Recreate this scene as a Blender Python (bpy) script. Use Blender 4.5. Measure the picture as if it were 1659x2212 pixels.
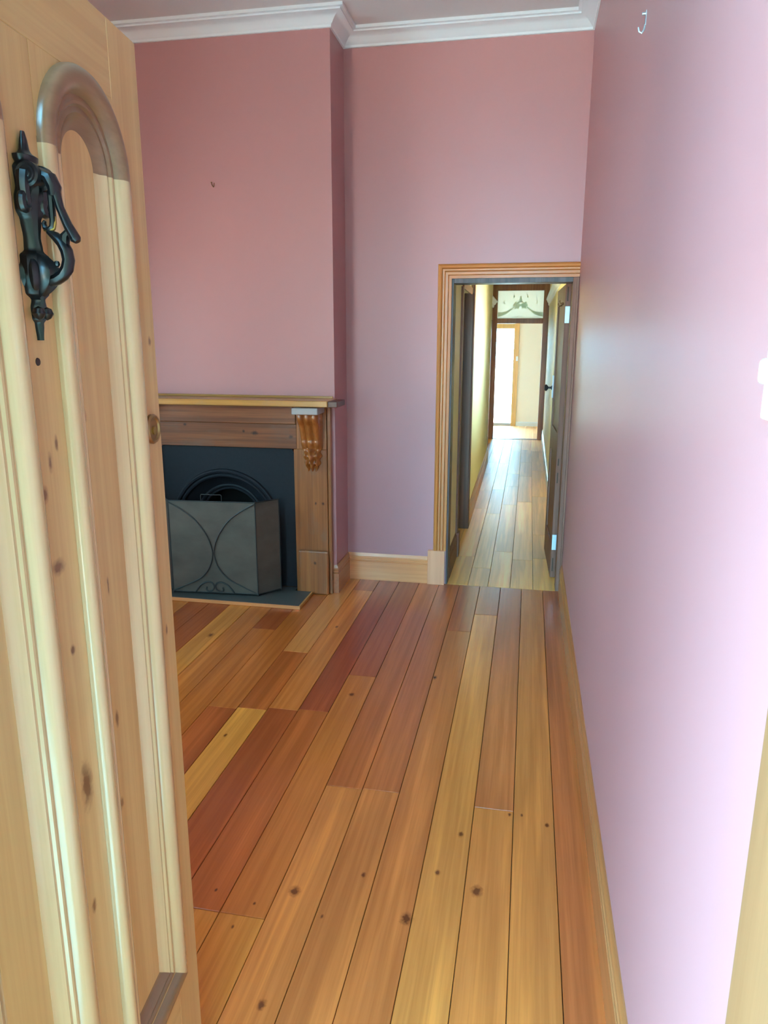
import bpy, bmesh, math, random
from mathutils import Vector, Matrix

random.seed(7)
for o in list(bpy.data.objects):
    bpy.data.objects.remove(o, do_unlink=True)
scene = bpy.context.scene
COL = scene.collection

# ------------------------------------------------------------------ camera
FPX, IMH = 1566.3, 2212.0
YAW, PITCH, ROLL, EYE = math.radians(11.08), math.radians(13.26), math.radians(0.124), 1.70
fw = Vector((-math.sin(YAW) * math.cos(PITCH), math.cos(YAW) * math.cos(PITCH), -math.sin(PITCH)))
rt = Vector((math.cos(YAW), math.sin(YAW), 0))
up = rt.cross(fw)
rt2 = rt * math.cos(ROLL) + up * math.sin(ROLL)
up2 = up * math.cos(ROLL) - rt * math.sin(ROLL)
cam = bpy.data.cameras.new('camera')
cam.sensor_fit = 'VERTICAL'
cam.sensor_height = 36.0
cam.sensor_width = 27.0
cam.lens = 36.0 * FPX / IMH
cam.clip_start = 0.02
cam.clip_end = 300
camo = bpy.data.objects.new('camera', cam)
COL.objects.link(camo)
m = Matrix((rt2, up2, -fw)).transposed().to_4x4()
m.translation = Vector((0, 0, EYE))
camo.matrix_world = m
scene.camera = camo

# ------------------------------------------------------------------ sky, sun, exposure
SUN_DIR = Vector((0.62, -0.60, -0.62)).normalized()      # the way the sunlight travels
world = bpy.data.worlds.new('sky')
scene.world = world
world.use_nodes = True
wn = world.node_tree
for n in list(wn.nodes):
    wn.nodes.remove(n)
w_out = wn.nodes.new('ShaderNodeOutputWorld')
w_bg = wn.nodes.new('ShaderNodeBackground')
w_sky = wn.nodes.new('ShaderNodeTexSky')
w_sky.sky_type = 'NISHITA'
w_sky.sun_disc = False
w_sky.sun_elevation = math.radians(38)
w_sky.sun_rotation = math.atan2(-SUN_DIR.x, -SUN_DIR.y)
w_sky.air_density = 1.0
w_sky.dust_density = 2.0
w_mix = wn.nodes.new('ShaderNodeMix')
w_mix.data_type = 'RGBA'
w_mix.inputs['Factor'].default_value = 0.75
w_mix.inputs[7].default_value = (1.9, 6.0, 9.0, 1)        # strong blue mixed in to cool the daylight
wn.links.new(w_sky.outputs[0], w_mix.inputs[6])
wn.links.new(w_mix.outputs[2], w_bg.inputs[0])
w_bg.inputs[1].default_value = 5.2
wn.links.new(w_bg.outputs[0], w_out.inputs[0])

sun = bpy.data.lights.new('sun', 'SUN')
sun.energy = 110.0
sun.angle = math.radians(0.6)
sun.color = (1.0, 0.93, 0.82)
suno = bpy.data.objects.new('sun', sun)
COL.objects.link(suno)
suno.rotation_euler = SUN_DIR.to_track_quat('-Z', 'Y').to_euler()

vs = scene.view_settings
vs.view_transform = 'Standard'
vs.look = 'None'
vs.gamma = 1.0
vs.use_curve_mapping = False
vs.exposure = -0.1

# ------------------------------------------------------------------ helpers
def srgb(r, g, b):
    f = lambda c: (c / 255 / 12.92) if c / 255 <= 0.04045 else ((c / 255 + 0.055) / 1.055) ** 2.4
    return (f(r), f(g), f(b), 1.0)

class MB:
    def __init__(self):
        self.v = []
        self.f = []
    def quad(self, *p):
        i = len(self.v)
        self.v += [tuple(q) for q in p]
        self.f.append(tuple(range(i, i + len(p))))
    def box(self, x0, x1, y0, y1, z0, z1):
        i = len(self.v)
        self.v += [(x0, y0, z0), (x1, y0, z0), (x1, y1, z0), (x0, y1, z0), (x0, y0, z1), (x1, y0, z1), (x1, y1, z1), (x0, y1, z1)]
        for q in ((0, 3, 2, 1), (4, 5, 6, 7), (0, 1, 5, 4), (1, 2, 6, 5), (2, 3, 7, 6), (3, 0, 4, 7)):
            self.f.append(tuple(i + k for k in q))
        return self
    def prism(self, poly, fn, a, b):
        """poly of 2-D points extruded from a to b; fn(p, q, d) gives the 3-D point."""
        n = len(poly)
        i = len(self.v)
        self.v += [fn(p, q, a) for p, q in poly] + [fn(p, q, b) for p, q in poly]
        self.f.append(tuple(i + k for k in range(n))[::-1])
        self.f.append(tuple(i + n + k for k in range(n)))
        for k in range(n):
            k2 = (k + 1) % n
            self.f.append((i + k, i + k2, i + n + k2, i + n + k))
        return self
    def loops(self, rings, closed=True, caps=True):
        """rings: lists of equally many 3-D points joined one after another."""
        n = len(rings[0])
        i = len(self.v)
        for r in rings:
            self.v += [tuple(p) for p in r]
        last = n if closed else n - 1
        for a in range(len(rings) - 1):
            for k in range(last):
                k2 = (k + 1) % n
                self.f.append((i + a * n + k, i + a * n + k2, i + (a + 1) * n + k2, i + (a + 1) * n + k))
        if caps and closed:
            self.f.append(tuple(i + k for k in range(n))[::-1])
            b = i + (len(rings) - 1) * n
            self.f.append(tuple(b + k for k in range(n)))
        return self
    def tube(self, pts, radii, n=8, flat=None):
        pts = [Vector(p) for p in pts]
        if not isinstance(radii, (list, tuple)):
            radii = [radii] * len(pts)
        rings = []
        ref = None
        for k, p in enumerate(pts):
            a = pts[max(k - 1, 0)]
            b = pts[min(k + 1, len(pts) - 1)]
            t = (b - a).normalized()
            if ref is None:
                ref = Vector((0, 1, 0)) if abs(t.y) < 0.8 else Vector((1, 0, 0))
            u = (ref - t * ref.dot(t)).normalized()
            w = t.cross(u)
            ref = u
            r = radii[k]
            fx = flat if flat else 1.0
            rings.append([p + u * (math.cos(2 * math.pi * j / n) * r * fx) + w * (math.sin(2 * math.pi * j / n) * r) for j in range(n)])
        return self.loops(rings)
    def lathe(self, prof, centre, axis='Z', n=16, squash=(1, 1)):
        """prof: (radius, along) pairs turned around an axis through centre."""
        c = Vector(centre)
        rings = []
        for r, h in prof:
            ring = []
            for j in range(n):
                a = 2 * math.pi * j / n
                p, q = r * math.cos(a) * squash[0], r * math.sin(a) * squash[1]
                ring.append(c + (Vector((p, q, h)) if axis == 'Z' else Vector((h, p, q)) if axis == 'X' else Vector((p, h, q))))
            rings.append(ring)
        return self.loops(rings)
    def sweep(self, prof, path, side=1, closed_ends=True):
        """prof: (offset, z) swept along a 2-D path with mitred corners; offset to the left of travel times side."""
        P = [Vector(p) for p in path]
        rings = []
        for k, p in enumerate(P):
            n1 = n2 = None
            if k > 0:
                d = (P[k] - P[k - 1]).normalized()
                n1 = Vector((-d.y, d.x)) * side
            if k < len(P) - 1:
                d = (P[k + 1] - P[k]).normalized()
                n2 = Vector((-d.y, d.x)) * side
            if n1 is None:
                mv = n2
            elif n2 is None:
                mv = n1
            else:
                mv = (n1 + n2) / (1 + n1.dot(n2))
            rings.append([(p.x + mv.x * o, p.y + mv.y * o, z) for o, z in prof])
        return self.loops(rings)
    def build(self, name, mat, parent=None, bevel=0.0, smooth=False, seg=1):
        me = bpy.data.meshes.new(name)
        me.from_pydata(self.v, [], self.f)
        bm = bmesh.new()
        bm.from_mesh(me)
        bmesh.ops.recalc_face_normals(bm, faces=bm.faces)
        if bevel > 0:
            ed = [e for e in bm.edges if len(e.link_faces) == 2 and e.calc_face_angle(0) > 0.6]
            bmesh.ops.bevel(bm, geom=ed, offset=bevel, segments=seg, affect='EDGES', profile=0.5)
        bm.to_mesh(me)
        bm.free()
        if smooth:
            for p in me.polygons:
                p.use_smooth = True
            try:
                me.set_sharp_from_angle(angle=math.radians(38))
            except Exception:
                pass
        me.materials.append(mat)
        o = bpy.data.objects.new(name, me)
        COL.objects.link(o)
        if parent is not None:
            o.parent = parent
        return o

def B(x0, x1, y0, y1, z0, z1):
    return MB().box(x0, x1, y0, y1, z0, z1)

def tag(o, label=None, cat=None, group=None, kind=None):
    if label: o['label'] = label
    if cat: o['category'] = cat
    if group: o['group'] = group
    if kind: o['kind'] = kind
    return o

def empty(name, loc=(0, 0, 0), rz=0.0):
    o = bpy.data.objects.new(name, None)
    o.empty_display_size = 0.1
    o.location = loc
    o.rotation_euler = (0, 0, rz)
    COL.objects.link(o)
    return o

def struct(o, label, cat):
    return tag(o, label, cat, kind='structure')

# ------------------------------------------------------------------ materials
def new_mat(name):
    mt = bpy.data.materials.new(name)
    mt.use_nodes = True
    nt = mt.node_tree
    bs = nt.nodes['Principled BSDF']
    return mt, nt, bs

def N(nt, kind, **kw):
    n = nt.nodes.new(kind)
    for k, v in kw.items():
        setattr(n, k, v)
    return n

def mixrgb(nt, fac, a, b, blend='MIX'):
    n = N(nt, 'ShaderNodeMix', data_type='RGBA', blend_type=blend)
    for s, v in ((n.inputs['Factor'], fac), (n.inputs[6], a), (n.inputs[7], b)):
        if hasattr(v, 'links'):
            nt.links.new(v, s)
        else:
            s.default_value = v
    return n.outputs[2]

def ramp(nt, src, stops):
    n = N(nt, 'ShaderNodeValToRGB')
    while len(n.color_ramp.elements) < len(stops):
        n.color_ramp.elements.new(0.5)
    for e, (p, c) in zip(n.color_ramp.elements, stops):
        e.position = p
        e.color = c if len(c) == 4 else (c[0], c[1], c[2], 1)
    nt.links.new(src, n.inputs[0])
    return n.outputs[0]

def bump(nt, bs, src, strength=0.1, dist=0.002):
    n = N(nt, 'ShaderNodeBump')
    n.inputs['Strength'].default_value = strength
    n.inputs['Distance'].default_value = dist
    nt.links.new(src, n.inputs['Height'])
    nt.links.new(n.outputs[0], bs.inputs['Normal'])

def coords(nt, scale, rnd=True):
    tc = N(nt, 'ShaderNodeTexCoord')
    vec = tc.outputs['Object']
    if rnd:
        oi = N(nt, 'ShaderNodeObjectInfo')
        mul = N(nt, 'ShaderNodeVectorMath', operation='SCALE')
        mul.inputs[0].default_value = (13.0, 29.0, 17.0)
        nt.links.new(oi.outputs['Random'], mul.inputs['Scale'])
        add = N(nt, 'ShaderNodeVectorMath', operation='ADD')
        nt.links.new(vec, add.inputs[0])
        nt.links.new(mul.outputs[0], add.inputs[1])
        vec = add.outputs[0]
    mp = N(nt, 'ShaderNodeMapping')
    mp.inputs['Scale'].default_value = scale
    nt.links.new(vec, mp.inputs[0])
    return mp.outputs[0]

def noise(nt, vec, scale=1.0, detail=3.0, rough=0.55, dist=0.0):
    n = N(nt, 'ShaderNodeTexNoise')
    n.inputs['Scale'].default_value = scale
    n.inputs['Detail'].default_value = detail
    n.inputs['Roughness'].default_value = rough
    n.inputs['Distortion'].default_value = dist
    nt.links.new(vec, n.inputs['Vector'])
    return n.outputs['Fac']

def wood(name, base, dark, light=None, axis='Z', rough=0.35, grain=1.0, knots=0.0, coat=0.3, use_obj=False, wear=None, spec=0.5, klist=None, kplane='XY'):
    """Timber: streaks along an axis, broad sapwood bands, small knots, worn patches."""
    mt, nt, bs = new_mat(name)
    ax = 'XYZ'.index(axis)
    def sc(across, along):
        s = [across] * 3
        s[ax] = along
        return tuple(s)
    fine = noise(nt, coords(nt, sc(150, 4)), 1, 3, 0.6)
    mid = noise(nt, coords(nt, sc(42, 0.8)), 1, 2, 0.5, 0.25)
    broad = noise(nt, coords(nt, sc(9, 0.5)), 1, 2, 0.5, 0.3)
    b = base
    if use_obj:
        oi = N(nt, 'ShaderNodeObjectInfo')
        b = oi.outputs['Color']
    light = light or tuple(min(1, c * 1.35) for c in base[:3]) + (1,)
    lf = ramp(nt, broad, [(0.50, (0, 0, 0)), (0.62, (1, 1, 1))])
    lm = N(nt, 'ShaderNodeMath', operation='MULTIPLY'); lm.inputs[1].default_value = 0.55
    nt.links.new(lf, lm.inputs[0])
    if use_obj:
        lc = mixrgb(nt, 1.0, b, (1.5, 1.55, 1.45, 1), 'MULTIPLY')
    else:
        lc = light
    c = mixrgb(nt, lm.outputs[0], b, lc)
    mf = ramp(nt, mid, [(0.38, (1, 1, 1)), (0.60, (0, 0, 0))])
    mm = N(nt, 'ShaderNodeMath', operation='MULTIPLY'); mm.inputs[1].default_value = 0.55 * grain
    nt.links.new(mf, mm.inputs[0])
    dk = mixrgb(nt, 1.0, b, dark, 'MULTIPLY') if use_obj else dark
    c = mixrgb(nt, mm.outputs[0], c, dk)
    ff = ramp(nt, fine, [(0.36, (1, 1, 1)), (0.55, (0, 0, 0))])
    fm = N(nt, 'ShaderNodeMath', operation='MULTIPLY'); fm.inputs[1].default_value = 0.30 * grain
    nt.links.new(ff, fm.inputs[0])
    c = mixrgb(nt, fm.outputs[0], c, dk)
    if knots > 0:
        vo = N(nt, 'ShaderNodeTexVoronoi')
        vo.inputs['Scale'].default_value = 1.0
        nt.links.new(coords(nt, sc(5.0, 2.6)), vo.inputs['Vector'])
        kf = ramp(nt, vo.outputs['Distance'], [(0.03, (1, 1, 1)), (0.075, (0, 0, 0))])
        km = N(nt, 'ShaderNodeMath', operation='MULTIPLY'); km.inputs[1].default_value = knots
        nt.links.new(kf, km.inputs[0])
        c = mixrgb(nt, km.outputs[0], c, mixrgb(nt, 1.0, dk, (0.45, 0.4, 0.45, 1), 'MULTIPLY'))
    if klist:
        geo = N(nt, 'ShaderNodeTexCoord')
        src = geo.outputs['Object']
        if kplane == 'XY' or kplane == 'XZ':
            src = N(nt, 'ShaderNodeNewGeometry').outputs['Position']
        prev = None
        for (p, q, rp_, rq_) in klist:
            i, j = 'XYZ'.index(kplane[0]), 'XYZ'.index(kplane[1])
            off, scl = [0, 0, 0], [0, 0, 0]
            off[i], off[j], scl[i], scl[j] = -p, -q, 1 / rp_, 1 / rq_
            a1 = N(nt, 'ShaderNodeVectorMath', operation='ADD'); a1.inputs[1].default_value = off
            nt.links.new(src, a1.inputs[0])
            a2 = N(nt, 'ShaderNodeVectorMath', operation='MULTIPLY'); a2.inputs[1].default_value = scl
            nt.links.new(a1.outputs[0], a2.inputs[0])
            a3 = N(nt, 'ShaderNodeVectorMath', operation='LENGTH')
            nt.links.new(a2.outputs[0], a3.inputs[0])
            cur = a3.outputs['Value']
            if prev is not None:
                mnn = N(nt, 'ShaderNodeMath', operation='MINIMUM')
                nt.links.new(prev, mnn.inputs[0]); nt.links.new(cur, mnn.inputs[1])
                cur = mnn.outputs[0]
            prev = cur
        wob = N(nt, 'ShaderNodeMath', operation='MULTIPLY_ADD')
        nt.links.new(noise(nt, coords(nt, (70, 70, 70)), 1, 3), wob.inputs[0]); wob.inputs[1].default_value = 0.9
        sub = N(nt, 'ShaderNodeMath', operation='SUBTRACT'); sub.inputs[1].default_value = 0.45
        nt.links.new(prev, sub.inputs[0]); nt.links.new(sub.outputs[0], wob.inputs[2])
        kf = ramp(nt, wob.outputs[0], [(0.35, (0.95, 0.95, 0.95)), (0.62, (0.45, 0.45, 0.45)), (1.0, (0, 0, 0))])
        c = mixrgb(nt, kf, c, mixrgb(nt, 1.0, dk, (0.42, 0.36, 0.42, 1), 'MULTIPLY'))
    if wear:
        wf = ramp(nt, noise(nt, coords(nt, sc(7, 3)), 1, 4, 0.65), [(0.55, (0, 0, 0)), (0.72, (1, 1, 1))])
        wm = N(nt, 'ShaderNodeMath', operation='MULTIPLY'); wm.inputs[1].default_value = wear[1]
        nt.links.new(wf, wm.inputs[0])
        c = mixrgb(nt, wm.outputs[0], c, wear[0])
    nt.links.new(c, bs.inputs['Base Color'])
    bs.inputs['Roughness'].default_value = rough
    bs.inputs['Specular IOR Level'].default_value = spec
    bs.inputs['Coat Weight'].default_value = coat
    bs.inputs['Coat Roughness'].default_value = 0.18
    bump(nt, bs, fine, 0.12, 0.0006)
    return mt

def paint(name, col, rough=0.5, var=0.05, bumpy=0.08, spec=0.5, scale=5.0):
    mt, nt, bs = new_mat(name)
    big = noise(nt, coords(nt, (1.3, 1.3, 1.3), False), 1, 3)
    lo = tuple(c * (1 - var) for c in col[:3]) + (1,)
    hi = tuple(min(1, c * (1 + var)) for c in col[:3]) + (1,)
    nt.links.new(mixrgb(nt, big, lo, hi), bs.inputs['Base Color'])
    bs.inputs['Roughness'].default_value = rough
    bs.inputs['Specular IOR Level'].default_value = spec
    if bumpy:
        bump(nt, bs, noise(nt, coords(nt, (220, 220, 220), False), 1, 2), bumpy, 0.0006)
    return mt

def metal(name, col, rough=0.4, metallic=1.0, var=0.2, spec=0.5):
    mt, nt, bs = new_mat(name)
    f = noise(nt, coords(nt, (60, 60, 60)), 1, 4)
    nt.links.new(mixrgb(nt, f, tuple(c * (1 - var) for c in col[:3]) + (1,), tuple(min(1, c * (1 + var)) for c in col[:3]) + (1,)), bs.inputs['Base Color'])
    bs.inputs['Metallic'].default_value = metallic
    bs.inputs['Roughness'].default_value = rough
    bs.inputs['Specular IOR Level'].default_value = spec
    return mt

M = {}
M['pink'] = paint('dusty_pink_wall_paint', srgb(187, 134, 136), 0.42, 0.03, 0.10)
M['cornice'] = paint('white_gloss_cornice_paint', srgb(240, 243, 248), 0.35, 0.02, 0.0)
M['ceiling'] = paint('ceiling_paint', srgb(222, 216, 216), 0.8, 0.02, 0.0)
M['cream'] = paint('cream_hall_paint', srgb(252, 234, 188), 0.55, 0.02, 0.05)
M['ivory'] = paint('ivory_rear_paint', srgb(246, 232, 212), 0.6, 0.02, 0.0)
M['white'] = paint('white_trim_paint', srgb(238, 238, 236), 0.35, 0.01, 0.0)
M['plastic'] = paint('white_plastic', srgb(244, 246, 246), 0.3, 0.0, 0.0)
M['render'] = paint('exterior_weatherboard_paint', srgb(226, 218, 200), 0.7, 0.03, 0.0)
M['ground'] = paint('pale_concrete', srgb(208, 196, 176), 0.9, 0.15, 0.3)
M['floor'] = wood('varnished_floorboard', srgb(180, 110, 50), (0.52, 0.42, 0.34, 1), axis='Y', rough=0.27, grain=0.6, knots=0.0, coat=0.35, use_obj=True,
    klist=[(-0.654, 1.873, 0.022, 0.028), (-0.219, 2.044, 0.012, 0.018), (-0.161, 2.25, 0.012, 0.020), (-0.086, 1.986, 0.022, 0.032), (-0.613, 1.469, 0.014, 0.022), (-0.405, 3.457, 0.014, 0.03),
           (-1.244, 2.71, 0.010, 0.018), (-0.455, 1.986, 0.009, 0.016), (-0.287, 1.831, 0.024, 0.03), (0.006, 2.395, 0.008, 0.014), (-1.78, 3.747, 0.02, 0.04), (-0.785, 3.19, 0.018, 0.022),
           (-1.08, 4.02, 0.012, 0.02), (-0.90, 1.83, 0.006, 0.010), (-0.76, 1.80, 0.006, 0.010), (-0.79, 1.70, 0.006, 0.010), (-0.54, 1.79, 0.006, 0.012), (0.05, 2.40, 0.006, 0.012), (0.14, 2.36, 0.010, 0.016)], kplane='XY')
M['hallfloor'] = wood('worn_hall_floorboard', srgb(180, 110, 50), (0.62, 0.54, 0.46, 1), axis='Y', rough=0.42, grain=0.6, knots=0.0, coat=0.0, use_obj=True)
M['blocker'] = paint('dark_blocker', srgb(54, 62, 44), 0.9, 0.3, 0.6)
M['gap'] = paint('dark_underfloor', srgb(48, 34, 26), 0.9, 0.1, 0.0)
DK = [(0.024, 1.699, 0.008, 0.010), (0.417, 1.493, 0.012, 0.016), (0.400, 1.385, 0.020, 0.015), (0.263, 1.585, 0.009, 0.014), (0.393, 1.535, 0.007, 0.016), (0.385, 1.251, 0.008, 0.010),
      (0.385, 1.021, 0.020, 0.05), (0.400, 0.815, 0.009, 0.016), (0.039, 1.141, 0.006, 0.014), (0.372, 1.56, 0.006, 0.014), (0.235, 1.30, 0.004, 0.02), (0.245, 1.06, 0.008, 0.018), (0.06, 0.80, 0.005, 0.016), (0.255, 0.90, 0.008, 0.014)]
M['doorpine'] = wood('honey_pine_door', srgb(200, 154, 102), srgb(170, 118, 72), srgb(210, 170, 118), 'Z', 0.28, 0.55, 0.0, 0.5, klist=[(0.777 - t, z, a, b) for t, z, a, b in DK], kplane='YZ')
M['doorpine_h'] = wood('honey_pine_rail', srgb(200, 154, 102), srgb(170, 118, 72), srgb(210, 170, 118), 'Y', 0.28, 0.55, 0.0, 0.5)
M['doormould'] = wood('pale_varnished_moulding', srgb(200, 160, 120), srgb(170, 126, 84), srgb(210, 176, 138), 'Z', 0.2, 0.45, 0.0, 0.6)
M['archmould'] = wood('grey_brown_arch_moulding', srgb(138, 98, 70), srgb(98, 66, 46), srgb(150, 116, 90), 'Y', 0.30, 0.5, 0.0, 0.4)  # partly darker wood, partly painted-in dullness where no bright sky reflects
KJ = [(0.489, 1.406, 0.012, 0.03), (0.476, 1.339, 0.010, 0.016)]
M['doorbeam'] = wood('pale_pine_frame', srgb(132, 92, 62), srgb(104, 66, 40), srgb(144, 106, 76), 'Z', 0.35, 0.7, 0.0, 0.2, klist=[(y - 0.29, z, a, b) for y, z, a, b in KJ], kplane='YZ')
M['casing'] = wood('oiled_kauri_casing', srgb(206, 128, 60), srgb(156, 84, 36), srgb(222, 152, 82), 'Z', 0.4, 0.6, 0.0, 0.1)
M['casing_h'] = wood('oiled_kauri_casing_across', srgb(206, 128, 60), srgb(156, 84, 36), srgb(222, 152, 82), 'X', 0.4, 0.6, 0.0, 0.1)
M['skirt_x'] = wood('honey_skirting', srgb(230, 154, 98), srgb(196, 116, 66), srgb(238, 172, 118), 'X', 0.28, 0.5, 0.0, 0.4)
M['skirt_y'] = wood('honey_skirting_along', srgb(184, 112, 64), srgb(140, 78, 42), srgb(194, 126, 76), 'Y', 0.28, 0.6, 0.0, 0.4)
M['plinth'] = wood('pale_plinth_block', srgb(228, 158, 116), srgb(202, 132, 90), srgb(236, 170, 130), 'Z', 0.3, 0.4, 0.0, 0.4)
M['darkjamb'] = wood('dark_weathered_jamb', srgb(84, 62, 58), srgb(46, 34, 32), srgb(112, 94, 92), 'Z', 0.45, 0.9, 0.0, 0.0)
M['brown'] = wood('dark_brown_door_wood', srgb(128, 82, 56), srgb(86, 50, 34), srgb(146, 98, 70), 'Z', 0.4, 0.7, 0.0, 0.2)
M['leaf'] = wood('mauve_brown_door_wood', srgb(140, 94, 76), srgb(104, 66, 52), srgb(154, 110, 92), 'Z', 0.55, 0.8, 0.0, 0.0, spec=0.3)
M['endframe'] = wood('warm_brown_frame', srgb(166, 108, 62), srgb(118, 68, 38), srgb(180, 124, 76), 'Z', 0.4, 0.8, 0.1, 0.2)
M['yellowframe'] = wood('golden_pine_frame', srgb(214, 164, 90), srgb(188, 134, 66), srgb(224, 180, 110), 'Z', 0.4, 0.5, 0.0, 0.2)
MK = [(-2.28, 1.145, 0.016, 0.012), (-1.86, 1.11, 0.012, 0.012), (-1.78, 1.10, 0.03, 0.018), (-1.53, 1.08, 0.02, 0.016), (-1.366, 0.635, 0.009, 0.013), (-1.315, 0.635, 0.014, 0.014), (-1.37, 0.225, 0.012, 0.016)]
M['mantel'] = wood('old_rimu_mantel', srgb(144, 84, 48), srgb(84, 44, 28), srgb(158, 98, 58), 'X', 0.36, 0.95, 0.0, 0.25, wear=(srgb(118, 92, 78), 0.5), klist=MK, kplane='XZ')
M['mantel_v'] = wood('old_rimu_pilaster', srgb(164, 100, 54), srgb(100, 56, 32), srgb(176, 114, 66), 'Z', 0.36, 0.75, 0.0, 0.25, wear=(srgb(130, 100, 82), 0.55), klist=MK, kplane='XZ')
M['shelf'] = wood('golden_mantel_shelf', srgb(196, 142, 70), srgb(140, 92, 46), srgb(206, 156, 86), 'X', 0.32, 0.7, 0.2, 0.35, wear=(srgb(150, 130, 108), 0.5))
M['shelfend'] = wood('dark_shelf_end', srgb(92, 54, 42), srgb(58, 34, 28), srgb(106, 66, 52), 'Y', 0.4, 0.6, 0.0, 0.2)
M['carved'] = wood('glossy_carved_corbel', srgb(172, 98, 44), srgb(120, 60, 26), srgb(190, 116, 56), 'Z', 0.2, 0.6, 0.0, 0.6)
M['cap'] = paint('lit_cap_and_grey_sill', srgb(178, 170, 168), 0.5, 0.08, 0.1)  # pale tone paints light caught on the corbel cap; rear sill shares it
M['iron'] = metal('black_cast_iron', srgb(27, 29, 36), 0.6, 0.0, 0.25, 0.3)
M['soot'] = paint('sooty_brick', srgb(22, 21, 22), 0.95, 0.3, 0.2)
M['slate'] = paint('slate_hearth', srgb(74, 78, 76), 0.5, 0.18, 0.2)
M['knocker'] = metal('black_enamelled_iron', srgb(12, 12, 15), 0.30, 0.0, 0.25, 0.5)
M['brass'] = metal('worn_brass', srgb(176, 146, 82), 0.35, 1.0, 0.2)
M['bronze'] = metal('aged_bronze', srgb(150, 112, 74), 0.32, 0.75, 0.15)
M['steel'] = metal('galvanised_steel', srgb(186, 196, 200), 0.4, 0.8, 0.12)
M['darkhole'] = paint('dark_hole', srgb(50, 30, 30), 0.9, 0.0, 0.0)
M['wire'] = metal('dark_grey_wire', srgb(62, 62, 62), 0.5, 0.5, 0.15)
M['slot'] = paint('empty_mortise', srgb(86, 64, 52), 0.8, 0.05, 0.0)

def mesh_mat():
    mt, nt, bs = new_mat('fine_grey_wire_gauze')
    tc = N(nt, 'ShaderNodeTexCoord')
    w1 = N(nt, 'ShaderNodeTexWave', wave_type='BANDS', bands_direction='X')
    w2 = N(nt, 'ShaderNodeTexWave', wave_type='BANDS', bands_direction='Z')
    for w in (w1, w2):
        w.inputs['Scale'].default_value = 160
        nt.links.new(tc.outputs['Object'], w.inputs['Vector'])
    mx = N(nt, 'ShaderNodeMath', operation='MAXIMUM')
    nt.links.new(w1.outputs['Fac'], mx.inputs[0])
    nt.links.new(w2.outputs['Fac'], mx.inputs[1])
    patch = noise(nt, coords(nt, (5, 5, 9)), 1, 4)
    c0 = mixrgb(nt, mx.outputs[0], srgb(84, 78, 72), srgb(122, 114, 106))
    c1 = mixrgb(nt, patch, srgb(150, 150, 152), srgb(255, 250, 240))
    nt.links.new(mixrgb(nt, 1.0, c0, c1, 'MULTIPLY'), bs.inputs['Base Color'])
    bs.inputs['Roughness'].default_value = 0.55
    bs.inputs['Metallic'].default_value = 0.25
    return mt
M['gauze'] = mesh_mat()

def frosted(name='frosted_glass', k=1.0, clear_part=0.30):
    mt, nt, bs = new_mat(name)
    for n in list(nt.nodes):
        nt.nodes.remove(n)
    out = N(nt, 'ShaderNodeOutputMaterial')
    tr = N(nt, 'ShaderNodeBsdfTranslucent'); tr.inputs[0].default_value = (0.90 * k, 0.97 * k, 0.97 * k ** 1.4, 1)
    df = N(nt, 'ShaderNodeBsdfDiffuse'); df.inputs[0].default_value = (0.85, 0.92, 0.92, 1)
    tp = N(nt, 'ShaderNodeBsdfTransparent'); tp.inputs[0].default_value = (0.93, 0.98, 0.98, 1)
    a = N(nt, 'ShaderNodeMixShader'); a.inputs[0].default_value = 0.15
    b = N(nt, 'ShaderNodeMixShader'); b.inputs[0].default_value = clear_part
    nt.links.new(tr.outputs[0], a.inputs[1]); nt.links.new(df.outputs[0], a.inputs[2])
    nt.links.new(a.outputs[0], b.inputs[1]); nt.links.new(tp.outputs[0], b.inputs[2])
    nt.links.new(b.outputs[0], out.inputs[0])
    return mt
M['frosted'] = frosted()
M['etch'] = frosted('etched_motif', 0.68, 0.0)

def clear(name='clear_glass', tint=(0.96, 0.98, 0.97, 1)):
    mt, nt, bs = new_mat(name)
    for n in list(nt.nodes):
        nt.nodes.remove(n)
    out = N(nt, 'ShaderNodeOutputMaterial')
    tp = N(nt, 'ShaderNodeBsdfTransparent'); tp.inputs[0].default_value = tint
    gl = N(nt, 'ShaderNodeBsdfGlossy'); gl.inputs['Roughness'].default_value = 0.02
    fr = N(nt, 'ShaderNodeFresnel'); fr.inputs[0].default_value = 1.25
    mx = N(nt, 'ShaderNodeMixShader')
    nt.links.new(fr.outputs[0], mx.inputs[0]); nt.links.new(tp.outputs[0], mx.inputs[1]); nt.links.new(gl.outputs[0], mx.inputs[2])
    nt.links.new(mx.outputs[0], out.inputs[0])
    return mt
M['glass'] = clear()
M['amber'] = clear('warming_tint_glass', (0.96, 0.80, 0.72, 1))  # tint added to warm the daylight coming through the unseen windows

# ------------------------------------------------------------------ main dimensions (metres)
XR = 0.288          # right wall
YB = 4.955          # wall with the doorway
YC = 4.63           # face of the chimney breast
XC = -1.237         # right corner of the chimney breast
XCL = -2.79         # its left corner
XL = -3.75          # left wall
YF0, YF1 = 0.29, 0.50   # front wall, outer and inner face
ZC = 3.575          # ceiling
OPL, OPR, OPZ = -0.520, 0.262, 2.098   # doorway to the hall
TH = 0.14           # thickness of the back wall
YH0 = YB + TH

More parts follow.
